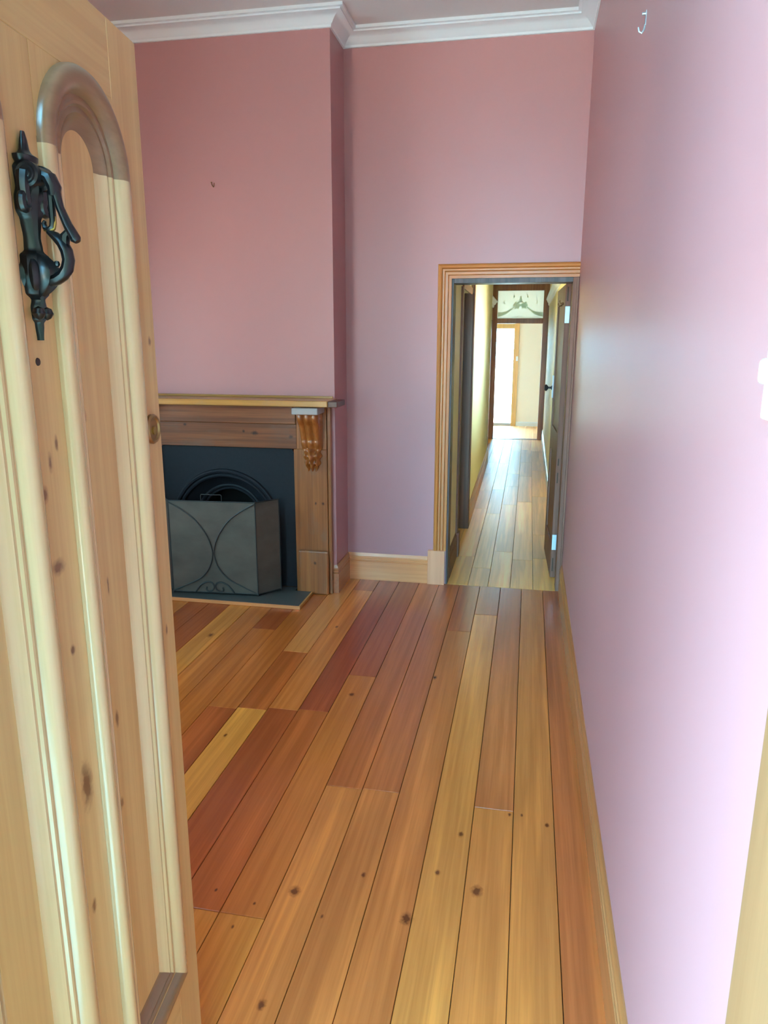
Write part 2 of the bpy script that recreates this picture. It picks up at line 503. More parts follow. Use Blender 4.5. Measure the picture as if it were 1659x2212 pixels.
# ------------------------------------------------------------------ floor of the room
floor = struct(B(XL, XR, YF0, YB, -0.12, -0.018).build('floor', M['gap']), 'varnished orange-brown floorboards of the pink front room', 'floor')
PITCHB = 0.1453
def srgbs(t):
    t = [a * 0.86 + b * 0.14 for a, b in zip(t, (168, 102, 52))] if t[2] < 70 else t
    c = srgb(*t)
    return (min(1, c[0] * 1.28), c[1] * 0.97, c[2] * 0.84, 1)
seams = [XR - 0.001, 0.165]
while seams[-1] - PITCHB > XL:
    seams.append(seams[-1] - PITCHB)
seams.append(XL)
pal = [(176, 106, 50), (166, 94, 42), (184, 116, 54), (158, 84, 40), (190, 126, 58), (170, 100, 48)]
lay = {   # cross joints and colours read board by board: [(y0, y1, colour)...]
    0: [(YF0, YB, (160, 88, 44))],
    1: [(YF0, YB, (180, 114, 54))],
    2: [(YF0, 2.415, (184, 116, 54)), (2.415, YB, (158, 90, 48))],
    3: [(YF0, 4.4, (186, 124, 58)), (4.4, YB, (160, 96, 54))],
    4: [(YF0, 4.1, (172, 104, 50)), (4.1, YB, (150, 80, 46))],
    5: [(YF0, 2.445, (172, 106, 52)), (2.445, YB, (164, 94, 46))],
    6: [(YF0, 2.44, (184, 116, 56)), (2.44, YB, (162, 92, 44))],
    7: [(YF0, 1.747, (196, 134, 56)), (1.747, 3.4, (178, 108, 46)), (3.4, YB, (150, 76, 40))],
    8: [(YF0, 1.747, (196, 136, 58)), (1.747, 3.0, (164, 92, 42)), (3.0, YB, (138, 62, 36))],
    9: [(YF0, 2.985, (150, 78, 36)), (2.985, 4.7, (192, 122, 56)), (4.7, YB, (160, 90, 46))],
    10: [(YF0, 2.96, (206, 154, 66)), (2.96, 3.62, (164, 94, 40)), (3.62, YB, (196, 138, 72))],
    11: [(YF0, 2.945, (152, 82, 38)), (2.945, YB, (178, 110, 46))],
    12: [(YF0, 3.9, (176, 108, 44)), (3.9, YB, (150, 78, 36))],
    13: [(YF0, YB, (180, 114, 48))],
    14: [(YF0, YB, (198, 140, 60))],
    15: [(YF0, 3.3, (176, 106, 46)), (3.3, YB, (160, 84, 38))],
}
def plank(x0, x1, y0, y1, colr, parent, zt=0.0, mat='floor', gap=0.0011):
    w, l = (x1 - x0) / 2 - gap, (y1 - y0) / 2 - gap
    c = 0.0016
    mb = MB()
    mb.loops([[(-w, -l, -0.016), (w, -l, -0.016), (w, l, -0.016), (-w, l, -0.016)],
              [(-w, -l, -c), (w, -l, -c), (w, l, -c), (-w, l, -c)],
              [(-w + c, -l + c, 0), (w - c, -l + c, 0), (w - c, l - c, 0), (-w + c, l - c, 0)]])
    o = mb.build('plank', M[mat], parent)
    o.location = ((x0 + x1) / 2, (y0 + y1) / 2, zt)
    o.color = srgbs(colr)
    return o
for k in range(len(seams) - 1):
    segs = lay.get(k)
    if segs is None:
        yj = 1.2 + random.random() * 3
        segs = [(YF0, yj, random.choice(pal)), (yj, YB, random.choice(pal))]
    for y0, y1, cc in segs:
        plank(seams[k + 1], seams[k], y0, y1, cc, floor)

# ------------------------------------------------------------------ walls of the room
wr = B(XR, XR + 0.15, YF0, YB + TH, -0.12, ZC + 0.05)
struct(wr.build('wall_right', M['pink']), 'long dusty pink wall beside the doorway, pale lilac where daylight falls', 'wall')
mb = MB()
mb.box(XL, OPL, YB, YB + TH, -0.12, ZC + 0.05)
mb.box(OPL, XR, YB, YB + TH, OPZ, ZC + 0.05)
mb.box(OPR, XR, YB, YB + TH, -0.12, OPZ)
struct(mb.build('wall_back', M['pink']), 'dusty pink wall with the hall doorway in it', 'wall')
mb = MB()
FX0, FX1, FZ = -2.50, -1.512, 1.0
mb.box(FX1, XC, YC, YB, -0.02, ZC + 0.04)
mb.box(XCL, FX0, YC, YB, -0.02, ZC + 0.04)
mb.box(FX0, FX1, YC, YB, FZ, ZC + 0.04)
struct(mb.build('wall_chimney', M['pink']), 'pink chimney breast standing out above the fireplace', 'wall')
LY0, LY1, LZA, LZB = 2.45, 3.40, 0.85, 2.25
mb = MB()
mb.box(XL - 0.15, XL, YF0, LY0, -0.12, ZC + 0.05)
mb.box(XL - 0.15, XL, LY1, YB + TH, -0.12, ZC + 0.05)
mb.box(XL - 0.15, XL, LY0, LY1, -0.12, LZA)
mb.box(XL - 0.15, XL, LY0, LY1, LZB, ZC + 0.05)
struct(mb.build('wall_left', M['pink']), 'pink side wall of the front room', 'wall')
# front wall with the entrance, a light over the door and an unseen window added for light
DX0, DX1, DZ = -0.625, 0.172, 2.205
FLZ0, FLZ1 = 2.27, 3.10  # fanlight opening made taller to brighten the upper right wall
WX0, WX1, WZ0, WZ1 = -2.4, -1.7, 0.75, 3.0
mb = MB()
mb.box(XL, WX0, YF0, YF1, -0.12, ZC + 0.05)
mb.box(WX1, DX0 - 0.05, YF0, YF1, -0.12, ZC + 0.05)
mb.box(WX0, WX1, YF0, YF1, -0.12, WZ0)
mb.box(WX0, WX1, YF0, YF1, WZ1, ZC + 0.05)
mb.box(DX0 - 0.05, XR, YF0, YF1, FLZ1 + 0.04, ZC + 0.05)
struct(mb.build('wall_front', M['pink']), 'pink front wall around the entrance and the added window', 'wall')
struct(B(XL - 0.15, XR + 0.15, YF0, YB + TH, ZC, ZC + 0.12).build('ceiling', M['ceiling']), 'pale plaster ceiling of the front room', 'ceiling')

mb = MB()
YW0, YW1 = YF0 - 0.018, YF0 - 0.0005
mb.box(XL - 0.15, WX0, YW0, YW1, -0.12, ZC + 0.3)
mb.box(WX1, DX0 - 0.05, YW0, YW1, -0.12, ZC + 0.3)
mb.box(WX0, WX1, YW0, YW1, -0.12, WZ0)
mb.box(WX0, WX1, YW0, YW1, WZ1, ZC + 0.3)
mb.box(DX0 - 0.05, XR, YW0, YW1, FLZ1 + 0.04, ZC + 0.3)
mb.box(XR, 0.95, YW0, YF0 + 0.1, -0.12, ZC + 0.3)
struct(mb.build('wall_facade', M['render']), 'cream outside face of the front wall', 'wall')

# cornice right round the room, mitred at every corner
cprof = [(0, 3.485), (0.010, 3.487), (0.012, 3.500), (0.020, 3.505), (0.030, 3.516), (0.044, 3.530), (0.062, 3.541), (0.082, 3.547),
         (0.086, 3.547), (0.086, 3.556), (0.104, 3.558), (0.104, ZC + 0.001), (0, ZC + 0.001)]
ring = [(XR, YF1), (XR, YB), (XC, YB), (XC, YC), (XCL, YC), (XCL, YB), (XL, YB), (XL, YF1), (XR, YF1)]
struct(MB().sweep(cprof, ring, 1).build('trim_1', M['cornice'], smooth=True), 'white moulded plaster cornice running round under the ceiling', 'cornice')

# skirtings
sprof = [(0, 0), (0.017, 0), (0.017, 0.138), (0.011, 0.142), (0.011, 0.148), (0.016, 0.152), (0.016, 0.160), (0.012, 0.164), (0.013, 0.174),
         (0.010, 0.186), (0.005, 0.193), (0.004, 0.199), (0, 0.199)]
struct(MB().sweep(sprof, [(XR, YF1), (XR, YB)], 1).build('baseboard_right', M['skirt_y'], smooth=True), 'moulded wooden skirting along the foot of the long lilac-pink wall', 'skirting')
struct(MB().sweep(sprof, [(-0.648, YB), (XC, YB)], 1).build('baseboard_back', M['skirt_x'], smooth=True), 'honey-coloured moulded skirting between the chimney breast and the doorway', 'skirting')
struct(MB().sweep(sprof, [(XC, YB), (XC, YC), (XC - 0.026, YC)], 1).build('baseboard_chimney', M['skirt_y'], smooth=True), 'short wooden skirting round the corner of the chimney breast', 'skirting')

# ------------------------------------------------------------------ doorway casing
t2 = empty('trim_2', (OPL, YB, 0))
struct(t2, 'moulded amber wooden casing round the hall doorway with a plinth block', 'door casing')
def place(o, par):
    o.location = -Vector(par.location)
    return o
# section across the casing: (distance out from the opening, proud of the wall)
kp = [(0, 0), (0, 0.016), (0.018, 0.016), (0.021, 0.012), (0.024, 0.018), (0.040, 0.019), (0.044, 0.014), (0.048, 0.020), (0.058, 0.021),
      (0.062, 0.016), (0.066, 0.026), (0.078, 0.030), (0.084, 0.026), (0.090, 0.018), (0.092, 0)]
mb = MB()
mb.loops([[(OPL - a, YB - b, 0.25) for a, b in kp], [(OPL - a, YB - b, OPZ + a) for a, b in kp]])
place(mb.build('side_casing', M['casing'], t2), t2)
mb = MB()
mb.loops([[(OPL - a, YB - b, OPZ + a) for a, b in kp], [(XR - 0.0005, YB - b, OPZ + a) for a, b in kp]])
place(mb.build('head_casing', M['casing_h'], t2), t2)
place(B(-0.647, OPL - 0.006, YB - 0.034, YB, 0, 0.252).build('plinth_block', M['plinth'], t2, 0.002), t2)
place(B(OPL - 0.0, OPL + 0.014, YB - 0.004, YB + TH, 0, OPZ).build('jamb', M['darkjamb'], t2, 0.0015), t2)
place(B(OPR - 0.012, OPR + 0.012, YB - 0.004, YB + TH, 0, OPZ).build('jamb', M['leaf'], t2, 0.0015), t2)
place(B(OPL + 0.014, OPR - 0.012, YB - 0.004, YB + TH, OPZ - 0.03, OPZ).build('head_jamb', M['darkjamb'], t2, 0.0015), t2)
place(B(OPR - 0.002, XR - 0.001, YH0, YH0 + 0.125, 0, OPZ).build('hinge_post', M['leaf'], t2, 0.0015), t2)
place(B(OPR + 0.012, XR - 0.001, YB - 0.018, YB, 0, OPZ).build('side_casing', M['leaf'], t2, 0.002), t2)

# ------------------------------------------------------------------ front door frame
t3 = empty('trim_3', (DX1, YF0, 0))
struct(t3, 'pale knotty pine frame of the front entrance beside the lilac wall', 'door frame')
place(B(DX1, XR - 0.002, YF0 - 0.02, YF1, -0.10, FLZ1 + 0.04).build('jamb', M['doorbeam'], t3, 0.003), t3)
place(B(DX0 - 0.05, DX0, YF0 - 0.02, YF1, -0.10, FLZ1 + 0.04).build('jamb', M['doorbeam'], t3, 0.003), t3)
place(B(DX0, DX1, YF0 - 0.02, YF1, DZ + 0.01, FLZ0).build('transom_bar', M['doorbeam'], t3, 0.003), t3)
place(B(DX0, DX1, YF0 - 0.02, YF1, FLZ1, FLZ1 + 0.04).build('head', M['doorbeam'], t3, 0.003), t3)
place(B(DX0, DX1, YF0 + 0.08, YF0 + 0.085, FLZ0, FLZ1).build('pane', M['glass'], t3), t3)
place(B(DX0, DX1, YF0 - 0.02, YF1 - 0.002, -0.10, -0.001).build('threshold', M['doorbeam'], t3, 0.003), t3)

# unseen front window added to light the fireplace wall
w2 = empty('added_window_2', (WX0, YF0, WZ0))
struct(w2, 'unseen tall window added in the front wall for light', 'window')
for a in ((WX0, WX0 + 0.06, WZ0, WZ1), (WX1 - 0.06, WX1, WZ0, WZ1), (WX0 + 0.06, WX1 - 0.06, WZ0, WZ0 + 0.07), (WX0 + 0.06, WX1 - 0.06, WZ1 - 0.06, WZ1), (WX0 + 0.06, WX1 - 0.06, 1.66, 1.71)):
    place(B(a[0], a[1], YF0 + 0.04, YF0 + 0.10, a[2], a[3]).build('sash_bar', M['doorbeam'], w2, 0.003), w2)
place(B(WX0 + 0.06, WX1 - 0.06, YF0 + 0.066, YF0 + 0.071, WZ0 + 0.07, 1.66).build('pane', M['amber'], w2), w2)
place(B(WX0 + 0.06, WX1 - 0.06, YF0 + 0.066, YF0 + 0.071, 1.71, WZ1 - 0.06).build('pane', M['amber'], w2), w2)

w4 = empty('added_window_4', (XL, LY0, LZA))  # unseen window added so sun bouncing off the floor warms the room
struct(w4, 'unseen side window added to bring warm light into the front room', 'window')
for a in ((LY0, LY0 + 0.05, LZA, LZB), (LY1 - 0.05, LY1, LZA, LZB), (LY0 + 0.05, LY1 - 0.05, LZA, LZA + 0.05), (LY0 + 0.05, LY1 - 0.05, LZB - 0.05, LZB)):
    place(B(XL - 0.10, XL - 0.04, a[0], a[1], a[2], a[3]).build('sash_bar', M['doorbeam'], w4, 0.003), w4)
place(B(XL - 0.072, XL - 0.067, LY0 + 0.05, LY1 - 0.05, LZA + 0.05, LZB - 0.05).build('pane', M['amber'], w4), w4)

# ------------------------------------------------------------------ front door, standing open
WD = 0.777
TD = math.radians(5.8)
lead = Vector((-0.5365 * 1.28, 1.28))
dv = Vector((math.sin(TD), -math.cos(TD)))
hinge = lead + dv * WD
door = empty('door_1', (hinge.x, hinge.y, 0), TD)
struct(door, 'open honey pine front door with arched panels and a black knocker', 'door')
def D(t, e, z):           # t from the free edge towards the hinge, e out of the face, z up
    return (e, WD - t, z)
def dbox(t0, t1, z0, z1, e0, e1):
    return B(e0, e1, WD - t1, WD - t0, z0, z1)
ZT, ZR, ZS, ZM = 2.194, 2.077, 1.955, 0.36
TC, RO, RI = 0.2125, 0.1325, 0.0475
ZB = 0.012
dbox(0, 0.107, ZB, ZT, -0.045, 0).build('stile', M['doorpine'], door, 0.0012)
dbox(WD - 0.107, WD, ZB, ZT, -0.045, 0).build('stile', M['doorpine'], door, 0.0012)
dbox(0.3445, WD - 0.3445, ZB, ZR, -0.045, 0).build('muntin', M['doorpine'], door, 0.0012)
dbox(0.107, WD - 0.107, ZR, ZT, -0.045, 0).build('top_rail', M['doorpine_h'], door, 0.0012)
for c0 in (TC, WD - TC):
    lo, hi = c0 - (TC - 0.107), c0 + (0.3445 - TC)
    if c0 > 0.3:
        lo, hi = c0 - (0.3445 - TC), c0 + (TC - 0.107)
    dbox(lo, hi, ZB, 0.40, -0.045, 0).build('bottom_rail', M['doorpine_h'], door, 0.0012)
    # piece over the arch
    ns = 20
    RH = 0.10
    arc = [(c0 + RH * math.cos(math.pi * k / ns), ZS + RH * math.sin(math.pi * k / ns)) for k in range(ns + 1)]
    poly = [(hi, ZS), (hi, ZR), (lo, ZR), (lo, ZS)] + arc[::-1]
    MB().prism(poly, lambda p, q, d: D(p, d, q), -0.045, 0).build('arched_rail', M['doorpine'], door)
    dbox(c0 - 0.112 if c0 < 0.3 else c0 - 0.112, c0 + 0.112, 0.38, 2.05, -0.034, -0.013).build('panel', M['doorpine'], door)
    # moulding section: s in from the outer edge, e out of the face
    mp = [(0, -0.002), (0.0005, 0.006), (0.004, 0.0115), (0.011, 0.0145), (0.021, 0.0145), (0.030, 0.0115), (0.036, 0.005), (0.039, -0.001), (0.043, -0.001),
          (0.047, 0.0015), (0.051, 0.001), (0.054, -0.003), (0.058, -0.003), (0.062, -0.0015), (0.066, -0.004), (0.070, -0.009), (0.085, -0.0128), (0.085, -0.016), (0, -0.016)]
    for sgn in (-1, 1):
        MB().loops([[D(c0 + sgn * (RO - s), e, ZM + s) for s, e in mp], [D(c0 + sgn * (RO - s), e, ZS) for s, e in mp]]).build('moulding', M['doormould'], door, smooth=True)
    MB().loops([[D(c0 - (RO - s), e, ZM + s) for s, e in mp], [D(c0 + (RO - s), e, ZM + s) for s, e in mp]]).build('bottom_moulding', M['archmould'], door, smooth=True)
    rings = []
    for k in range(33):
        a = math.pi * k / 32
        rings.append([D(c0 + (RO - s) * math.cos(a), e, ZS + (RO - s) * math.sin(a)) for s, e in mp])
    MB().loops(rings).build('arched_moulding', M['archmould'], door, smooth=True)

# lock cylinder
cyl = MB().lathe([(0.0, 0.001), (0.027, 0.001), (0.0275, 0.006), (0.025, 0.0095), (0.021, 0.0095), (0.019, 0.006), (0.0, 0.006)], D(0.048, 0, 1.541), 'X', 28).build('lock_cylinder', M['bronze'], door, smooth=True)
MB().lathe([(0.0, 0.006), (0.0075, 0.006), (0.0075, 0.009), (0.0, 0.009)], D(0.048, 0, 1.538), 'X', 18).build('keyway', M['brass'], cyl, smooth=True)
MB().lathe([(0.0, 0.0), (0.0055, 0.0), (0.005, 0.0012), (0.0, 0.0012)], D(0.398, 0, 1.672), 'X', 12, ).build('screw_hole', M['darkhole'], door)

# door knocker: local plane t = TK, e out of the face
TK = 0.3885
def K(e, z, s=0.0):
    return D(TK + s, e, z)
mb = MB()
# spine with side ribs, fixed flat to the muntin
sp = [(1.700, 0.004, 0.004), (1.722, 0.006, 0.005), (1.728, 0.010, 0.007), (1.742, 0.011, 0.008), (1.752, 0.008, 0.008), (1.760, 0.018, 0.010), (1.785, 0.023, 0.013),
      (1.806, 0.022, 0.013), (1.814, 0.012, 0.010), (1.830, 0.011, 0.009), (1.850, 0.014, 0.010), (1.862, 0.021, 0.011), (1.875, 0.021, 0.012),
      (1.890, 0.016, 0.014), (1.912, 0.018, 0.013), (1.920, 0.012, 0.010)]
sp2 = []
for i in range(len(sp) - 1):
    for k in range(4):
        q = k / 4
        q = q * q * (3 - 2 * q)
        sp2.append(tuple(sp[i][c] + (sp[i + 1][c] - sp[i][c]) * (k / 4 if c == 0 else q) for c in range(3)))
sp2.append(sp[-1])
rings = []
for z, w, h in sp2:
    h *= 1.35; w *= 1.18
    rings.append([K(-0.001, z, -w), K(h * 0.5, z, -w * 0.95), K(h, z, -w * 0.6), K(h * 0.72, z, -w * 0.3), K(h * 1.1, z, 0), K(h * 0.72, z, w * 0.3), K(h, z, w * 0.6), K(h * 0.5, z, w * 0.95), K(-0.001, z, w)])
mb.loops(rings)
kn = mb.build('knocker', M['knocker'], door, smooth=True)
kn['label'] = 'black cast iron door knocker with a scrolled striker'
# collar and spike on top
MB().lathe([(0.0, -0.008), (0.014, -0.006), (0.021, 0.001), (0.022, 0.006), (0.012, 0.010), (0.009, 0.014), (0.0065, 0.026), (0.0035, 0.036), (0.0, 0.0365)], K(0.006, 1.921), 'Z', 14, (0.62, 1.0)).build('finial', M['knocker'], kn, smooth=True)
# pivot barrel across the plate
MB().lathe([(0.0, -0.0225), (0.004, -0.0225), (0.005, -0.0215), (0.007, -0.0225), (0.009, -0.0225), (0.010, -0.0213), (0.013, -0.0225), (0.0155, -0.020), (0.0155, -0.011), (0.0115, -0.010), (0.0115, 0.010), (0.0155, 0.011), (0.0155, 0.020), (0.013, 0.0225), (0.010, 0.0213), (0.009, 0.0225), (0.007, 0.0225), (0.005, 0.0215), (0.004, 0.0225), (0.0, 0.0225)], K(0.017, 1.9035), 'Y', 20).build('pivot', M['knocker'], kn, smooth=True)
# side scrolls beneath the pivot
for sg in (-1, 1):
    pts = []
    for k in range(15):
        a = k / 14
        pts.append(K(0.012, 1.905 - 0.034 * a, sg * (0.017 + 0.004 * math.sin(a * 3))))
    for k in range(1, 13):
        a = math.pi * 1.7 * k / 12
        pts.append(K(0.012, 1.871 - 0.0085 * math.sin(a), sg * (0.0175 + 0.007 * (1 - math.cos(a)) * (1 - 0.3 * k / 12))))
    MB().tube(pts, [0.0092 - 0.0042 * (k / len(pts)) for k in range(len(pts))], 8).build('scroll', M['knocker'], kn, smooth=True)
# striker: shoulder, blunt arm, inner hook and bow
mb = MB()
mb.tube([K(0.014, 1.9045), K(0.026, 1.906), K(0.0365, 1.901), K(0.0415, 1.890), K(0.0405, 1.880)], [0.008, 0.0082, 0.0088, 0.0082, 0.006], 10, 1.5)
mb.tube([K(0.0415, 1.889), K(0.0465, 1.866), K(0.0545, 1.845), K(0.0640, 1.8275), K(0.066, 1.8245)], [0.0062, 0.0050, 0.0058, 0.0066, 0.0040], 10, 1.3)
mb.tube([K(0.036, 1.886), K(0.0355, 1.866), K(0.0355, 1.850), K(0.034, 1.843), K(0.0290, 1.8395), K(0.0240, 1.842), K(0.0225, 1.8475), K(0.0245, 1.8505)], [0.0044, 0.0040, 0.0040, 0.0038, 0.0036, 0.0034, 0.0030, 0.0018], 8, 1.4)
bow = [(0.0275, 1.8375), (0.0370, 1.8315), (0.0450, 1.8235), (0.0500, 1.8130), (0.0515, 1.8020), (0.0485, 1.7915), (0.0420, 1.7835), (0.0335, 1.7785), (0.0250, 1.7765), (0.018, 1.7765)]
mb.tube([K(e, z) for e, z in bow], [0.0035, 0.0062, 0.0074, 0.0078, 0.0078, 0.0080, 0.0076, 0.0074, 0.0082, 0.0070], 10, 1.25)
mb.tube([K(0.056, 1.8385), K(0.050, 1.832), K(0.0485, 1.822)], [0.004, 0.006, 0.006], 8, 1.2)
mb.build('striker', M['knocker'], kn, smooth=True)
MB().tube([K(0.0385, 1.856), K(0.0382, 1.848), K(0.0355, 1.8412), K(0.0295, 1.8372), K(0.0235, 1.8395), K(0.0215, 1.846)], [0.001, 0.0018, 0.0022, 0.0024, 0.0022, 0.001], 6, 1.6).build('brass_edge', M['brass'], kn, smooth=True)
# shell boss, ribbed
rings = []
for k in range(15):
    v = k / 14
    z = 1.810 - 0.056 * v
    wv = 0.028 * math.sin(math.pi * (0.16 + 0.78 * v)) ** 0.8
    hv = 0.034 * math.sin(math.pi * (0.14 + 0.80 * v)) ** 0.75
    ringp = []
    for j in range(21):
        u = math.pi * j / 20
        rib = 1 + 0.10 * math.cos(12 * u)
        ringp.append(K(-0.001 + hv * math.sin(u) * rib, z, wv * math.cos(u) * rib))
    rings.append(ringp)
MB().loops(rings).build('shell_boss', M['knocker'], kn, smooth=True)
for s_, e_, z_ in ((-0.012, 0.027, 1.797), (-0.008, 0.031, 1.790), (-0.010, 0.032, 1.780), (-0.004, 0.033, 1.798)):
    MB().lathe([(0.0, -0.004), (0.003, -0.003), (0.0042, 0), (0.003, 0.003), (0.0, 0.004)], K(e_, z_, s_), 'Z', 8).build('bead', M['knocker'], kn, smooth=True)
for s_ in (-0.008, 0.0085):
    MB().lathe([(0.0, -0.0085), (0.005, -0.006), (0.0090, 0), (0.0065, 0.0065), (0.0, 0.0095)], K(0.009, 1.7345, s_ * 1.15), 'Z', 12).build('ball', M['knocker'], kn, smooth=True)

# ------------------------------------------------------------------ fireplace
FCX = -2.005
YS = 4.585        # front of the surround
fs = empty('fireplace_surround', (FCX, YC, 0))
tag(fs, 'old brown wooden mantelpiece with carved corbel round the black fireplace', 'mantelpiece')
place(B(-2.52, -1.49, YS + 0.002, YC, 1.001, 1.165).build('frieze', M['mantel'], fs, 0.003), fs)
place(B(-2.52, -1.49, YS - 0.012, YC, 1.165, 1.285).build('frieze', M['mantel'], fs, 0.004), fs)
ST, SB, SF = 1.335, 1.296, 4.39
place(B(-2.78, -1.2215, SF, YC, SB, ST).build('shelf', M['shelf'], fs, 0.004), fs)
place(B(-1.2215, -1.160, 4.40, 4.60, SB, ST - 0.003).build('shelf_end', M['shelfend'], fs, 0.003), fs)
place(B(-2.78, -1.2465, YC - 0.012, YC, ST, ST + 0.014).build('shelf_strip', M['shelf'], fs, 0.002), fs)
def mirror_x(x):
    return 2 * FCX - x
def bxm(x0, x1, *r, mir=False):
    if mir:
        x0, x1 = mirror_x(x1), mirror_x(x0)
    return B(x0, x1, *r)
# carved corbel as a height field: scrolled body above, acanthus leaf below
def corbel(cx):
    mb = MB()
    ztop, zmid, zbot = 1.243, 1.012, 0.868
    nu, nv = 28, 56
    rows = []
    for j in range(nv + 1):
        v = j / nv
        z = ztop + (zbot - ztop) * v
        if z > zmid:
            q = (ztop - z) / (ztop - zmid)
            w = 0.074 - 0.006 * q
            dep = 0.085 * (1 - q) ** 1.1 + 0.034 + 0.016 * math.sin(math.pi * min(1, q * 3)) + 0.010 * math.sin(math.pi * max(0, (q - 0.75) * 4))
        else:
            q = (zmid - z) / (zmid - zbot)
            lob = 0.5 + 0.5 * math.cos(q * math.pi * 5.2)
            w = (0.054 + 0.014 * lob) * (1 - 0.30 * q ** 2)
            dep = 0.060 * math.sin(math.pi * (0.22 + 0.70 * q)) * (1 - 0.35 * q) + 0.006 * (1 - q)
        row = []
        for i in range(nu + 1):
            u = i / nu * 2 - 1
            if z > zmid:
                fl = 0.026 * (abs(math.cos(u * math.pi * 1.5)) ** 0.6 - 0.5) * (0.55 + 0.45 * (1 - q)) - 0.010 * abs(u) ** 6
                d = dep + fl
                ww = w
            else:
                fl = 0.013 * math.cos(u * math.pi * 2.5 + (0.8 * q if u > 0 else -0.8 * q)) + 0.009 * math.sin(q * 16 + abs(u) * 5)
                d = max(0.002, (dep + fl) * (1 - 0.55 * abs(u) ** 2.2))
                ww = w
            zz = z - (0.012 * math.cos(u * math.pi * 3) * q if z <= zmid else 0)
            row.append((cx + u * ww, YS - 0.003 - d, zz))
        rows.append(row)
    full = []
    for r in rows:
        full.append(r + [(r[-1][0], YS + 0.002, r[-1][2]), (r[0][0], YS + 0.002, r[0][2])])
    mb.loops(full)
    return mb
for mir in (False, True):
    place(bxm(-1.512, -1.283, YS, YC, 0.0, 1.001, mir=mir).build('pilaster', M['mantel_v'], fs, 0.003), fs)
    place(bxm(-1.49, -1.283, YS, YC, 1.001, 1.285, mir=mir).build('pilaster_head', M['mantel_v'], fs, 0.003), fs)
    place(bxm(-1.279, -1.258, YS + 0.004, YC, 0.0, SB, mir=mir).build('edge_strip', M['mantel_v'], fs, 0.002), fs)
    place(bxm(-1.486, -1.278, YS - 0.034, YS, 0.0, 0.310, mir=mir).build('foot_block', M['mantel_v'], fs, 0.010, False, 2), fs)
    cx = -1.378 if not mir else mirror_x(-1.378)
    place(corbel(cx).build('corbel', M['carved'], fs, smooth=True), fs)
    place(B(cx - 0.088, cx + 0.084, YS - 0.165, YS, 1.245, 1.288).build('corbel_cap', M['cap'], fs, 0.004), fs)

fi = empty('fireplace_insert', (FCX, 4.66, 0.0))
tag(fi, 'black cast iron fireplace insert with an arched opening behind the screen', 'fireplace')
IX0, IX1, IZ1, HZ = -2.498, -1.514, 0.999, 0.022
IC = -2.028
ZA, RA = 0.442, 0.372
NA = 48
def arch_pts(r, za=ZA, y=4.62, c=IC):
    pts = [(c + r, y, HZ)]
    pts += [(c + r * math.cos(math.pi * k / NA), y, za + r * math.sin(math.pi * k / NA)) for k in range(NA + 1)]
    pts.append((c - r, y, HZ))
    return pts
inner = arch_pts(RA)
outer = [(IX1, 4.62, HZ)]
for k in range(NA + 1):
    a = math.pi * k / NA
    ca, sa = math.cos(a), math.sin(a)
    sx = (IX1 - IC) / ca if ca > 1e-6 else ((IX0 - IC) / ca if ca < -1e-6 else 1e9)
    sz = (IZ1 - ZA) / sa if sa > 1e-6 else 1e9
    s = min(sx, sz)
    outer.append((IC + s * ca, 4.62, ZA + s * sa))
outer.append((IX0, 4.62, HZ))
mb = MB()
back = lambda L, d: [(p[0], p[1] + d, p[2]) for p in L]
mb.loops([outer, inner, back(inner, 0.02)], closed=False)
place(mb.build('front_plate', M['iron'], fi), fi)
def arch_band(prof, name, za0=ZA):
    mbb = MB()
    mbb.loops([arch_pts(r, za0, y) for r, y in prof], closed=False)
    return place(mbb.build(name, M['iron'], fi, smooth=True), fi)
arch_band([(0.402, 4.620), (0.398, 4.606), (0.388, 4.600), (0.376, 4.604), (0.370, 4.618), (0.366, 4.612), (0.356, 4.606), (0.346, 4.612), (0.342, 4.640)], 'outer_arch')
arch_band([(0.345, 4.636), (0.325, 4.660), (0.290, 4.690), (0.255, 4.712)], 'splay', 0.452)
arch_band([(0.256, 4.712), (0.250, 4.700), (0.240, 4.697), (0.230, 4.702), (0.226, 4.716), (0.220, 4.712), (0.212, 4.714), (0.208, 4.730)], 'inner_arch', 0.472)
mb = MB()
a1 = arch_pts(0.209, 0.472, 4.728)
mb.loops([a1, back(a1, 0.18)], closed=False)
mb.box(IC - 0.23, IC + 0.23, 4.90, 4.92, 0.0, 0.75)
place(mb.build('firebox', M['soot'], fi), fi)

he = empty('hearth', (FCX, 4.4, 0))
tag(he, 'dark grey slate hearth slab edged with a pale wooden strip', 'hearth')
HX0, HX1, HY0 = mirror_x(-1.400), -1.400, 4.262
hy = YS - 0.036
place(MB().prism([(HX0, HY0), (HX1, HY0), (HX1, hy), (-1.516, hy), (-1.516, 4.618), (-2.496, 4.618), (-2.496, hy), (HX0, hy)], lambda p, q, d: (p, q, d), 0.0005, HZ - 0.001).build('slab', M['slate'], he, 0.002), he)
place(B(HX0 - 0.014, HX1 + 0.014, HY0 - 0.014, HY0, 0.0005, HZ).build('edge_strip', M['skirt_x'], he, 0.002), he)
place(B(HX1, HX1 + 0.014, HY0, hy, 0.0005, HZ).build('edge_strip', M['shelf'], he, 0.002), he)
place(B(HX0 - 0.014, HX0, HY0, hy, 0.0005, HZ).build('edge_strip', M['shelf'], he, 0.002), he)

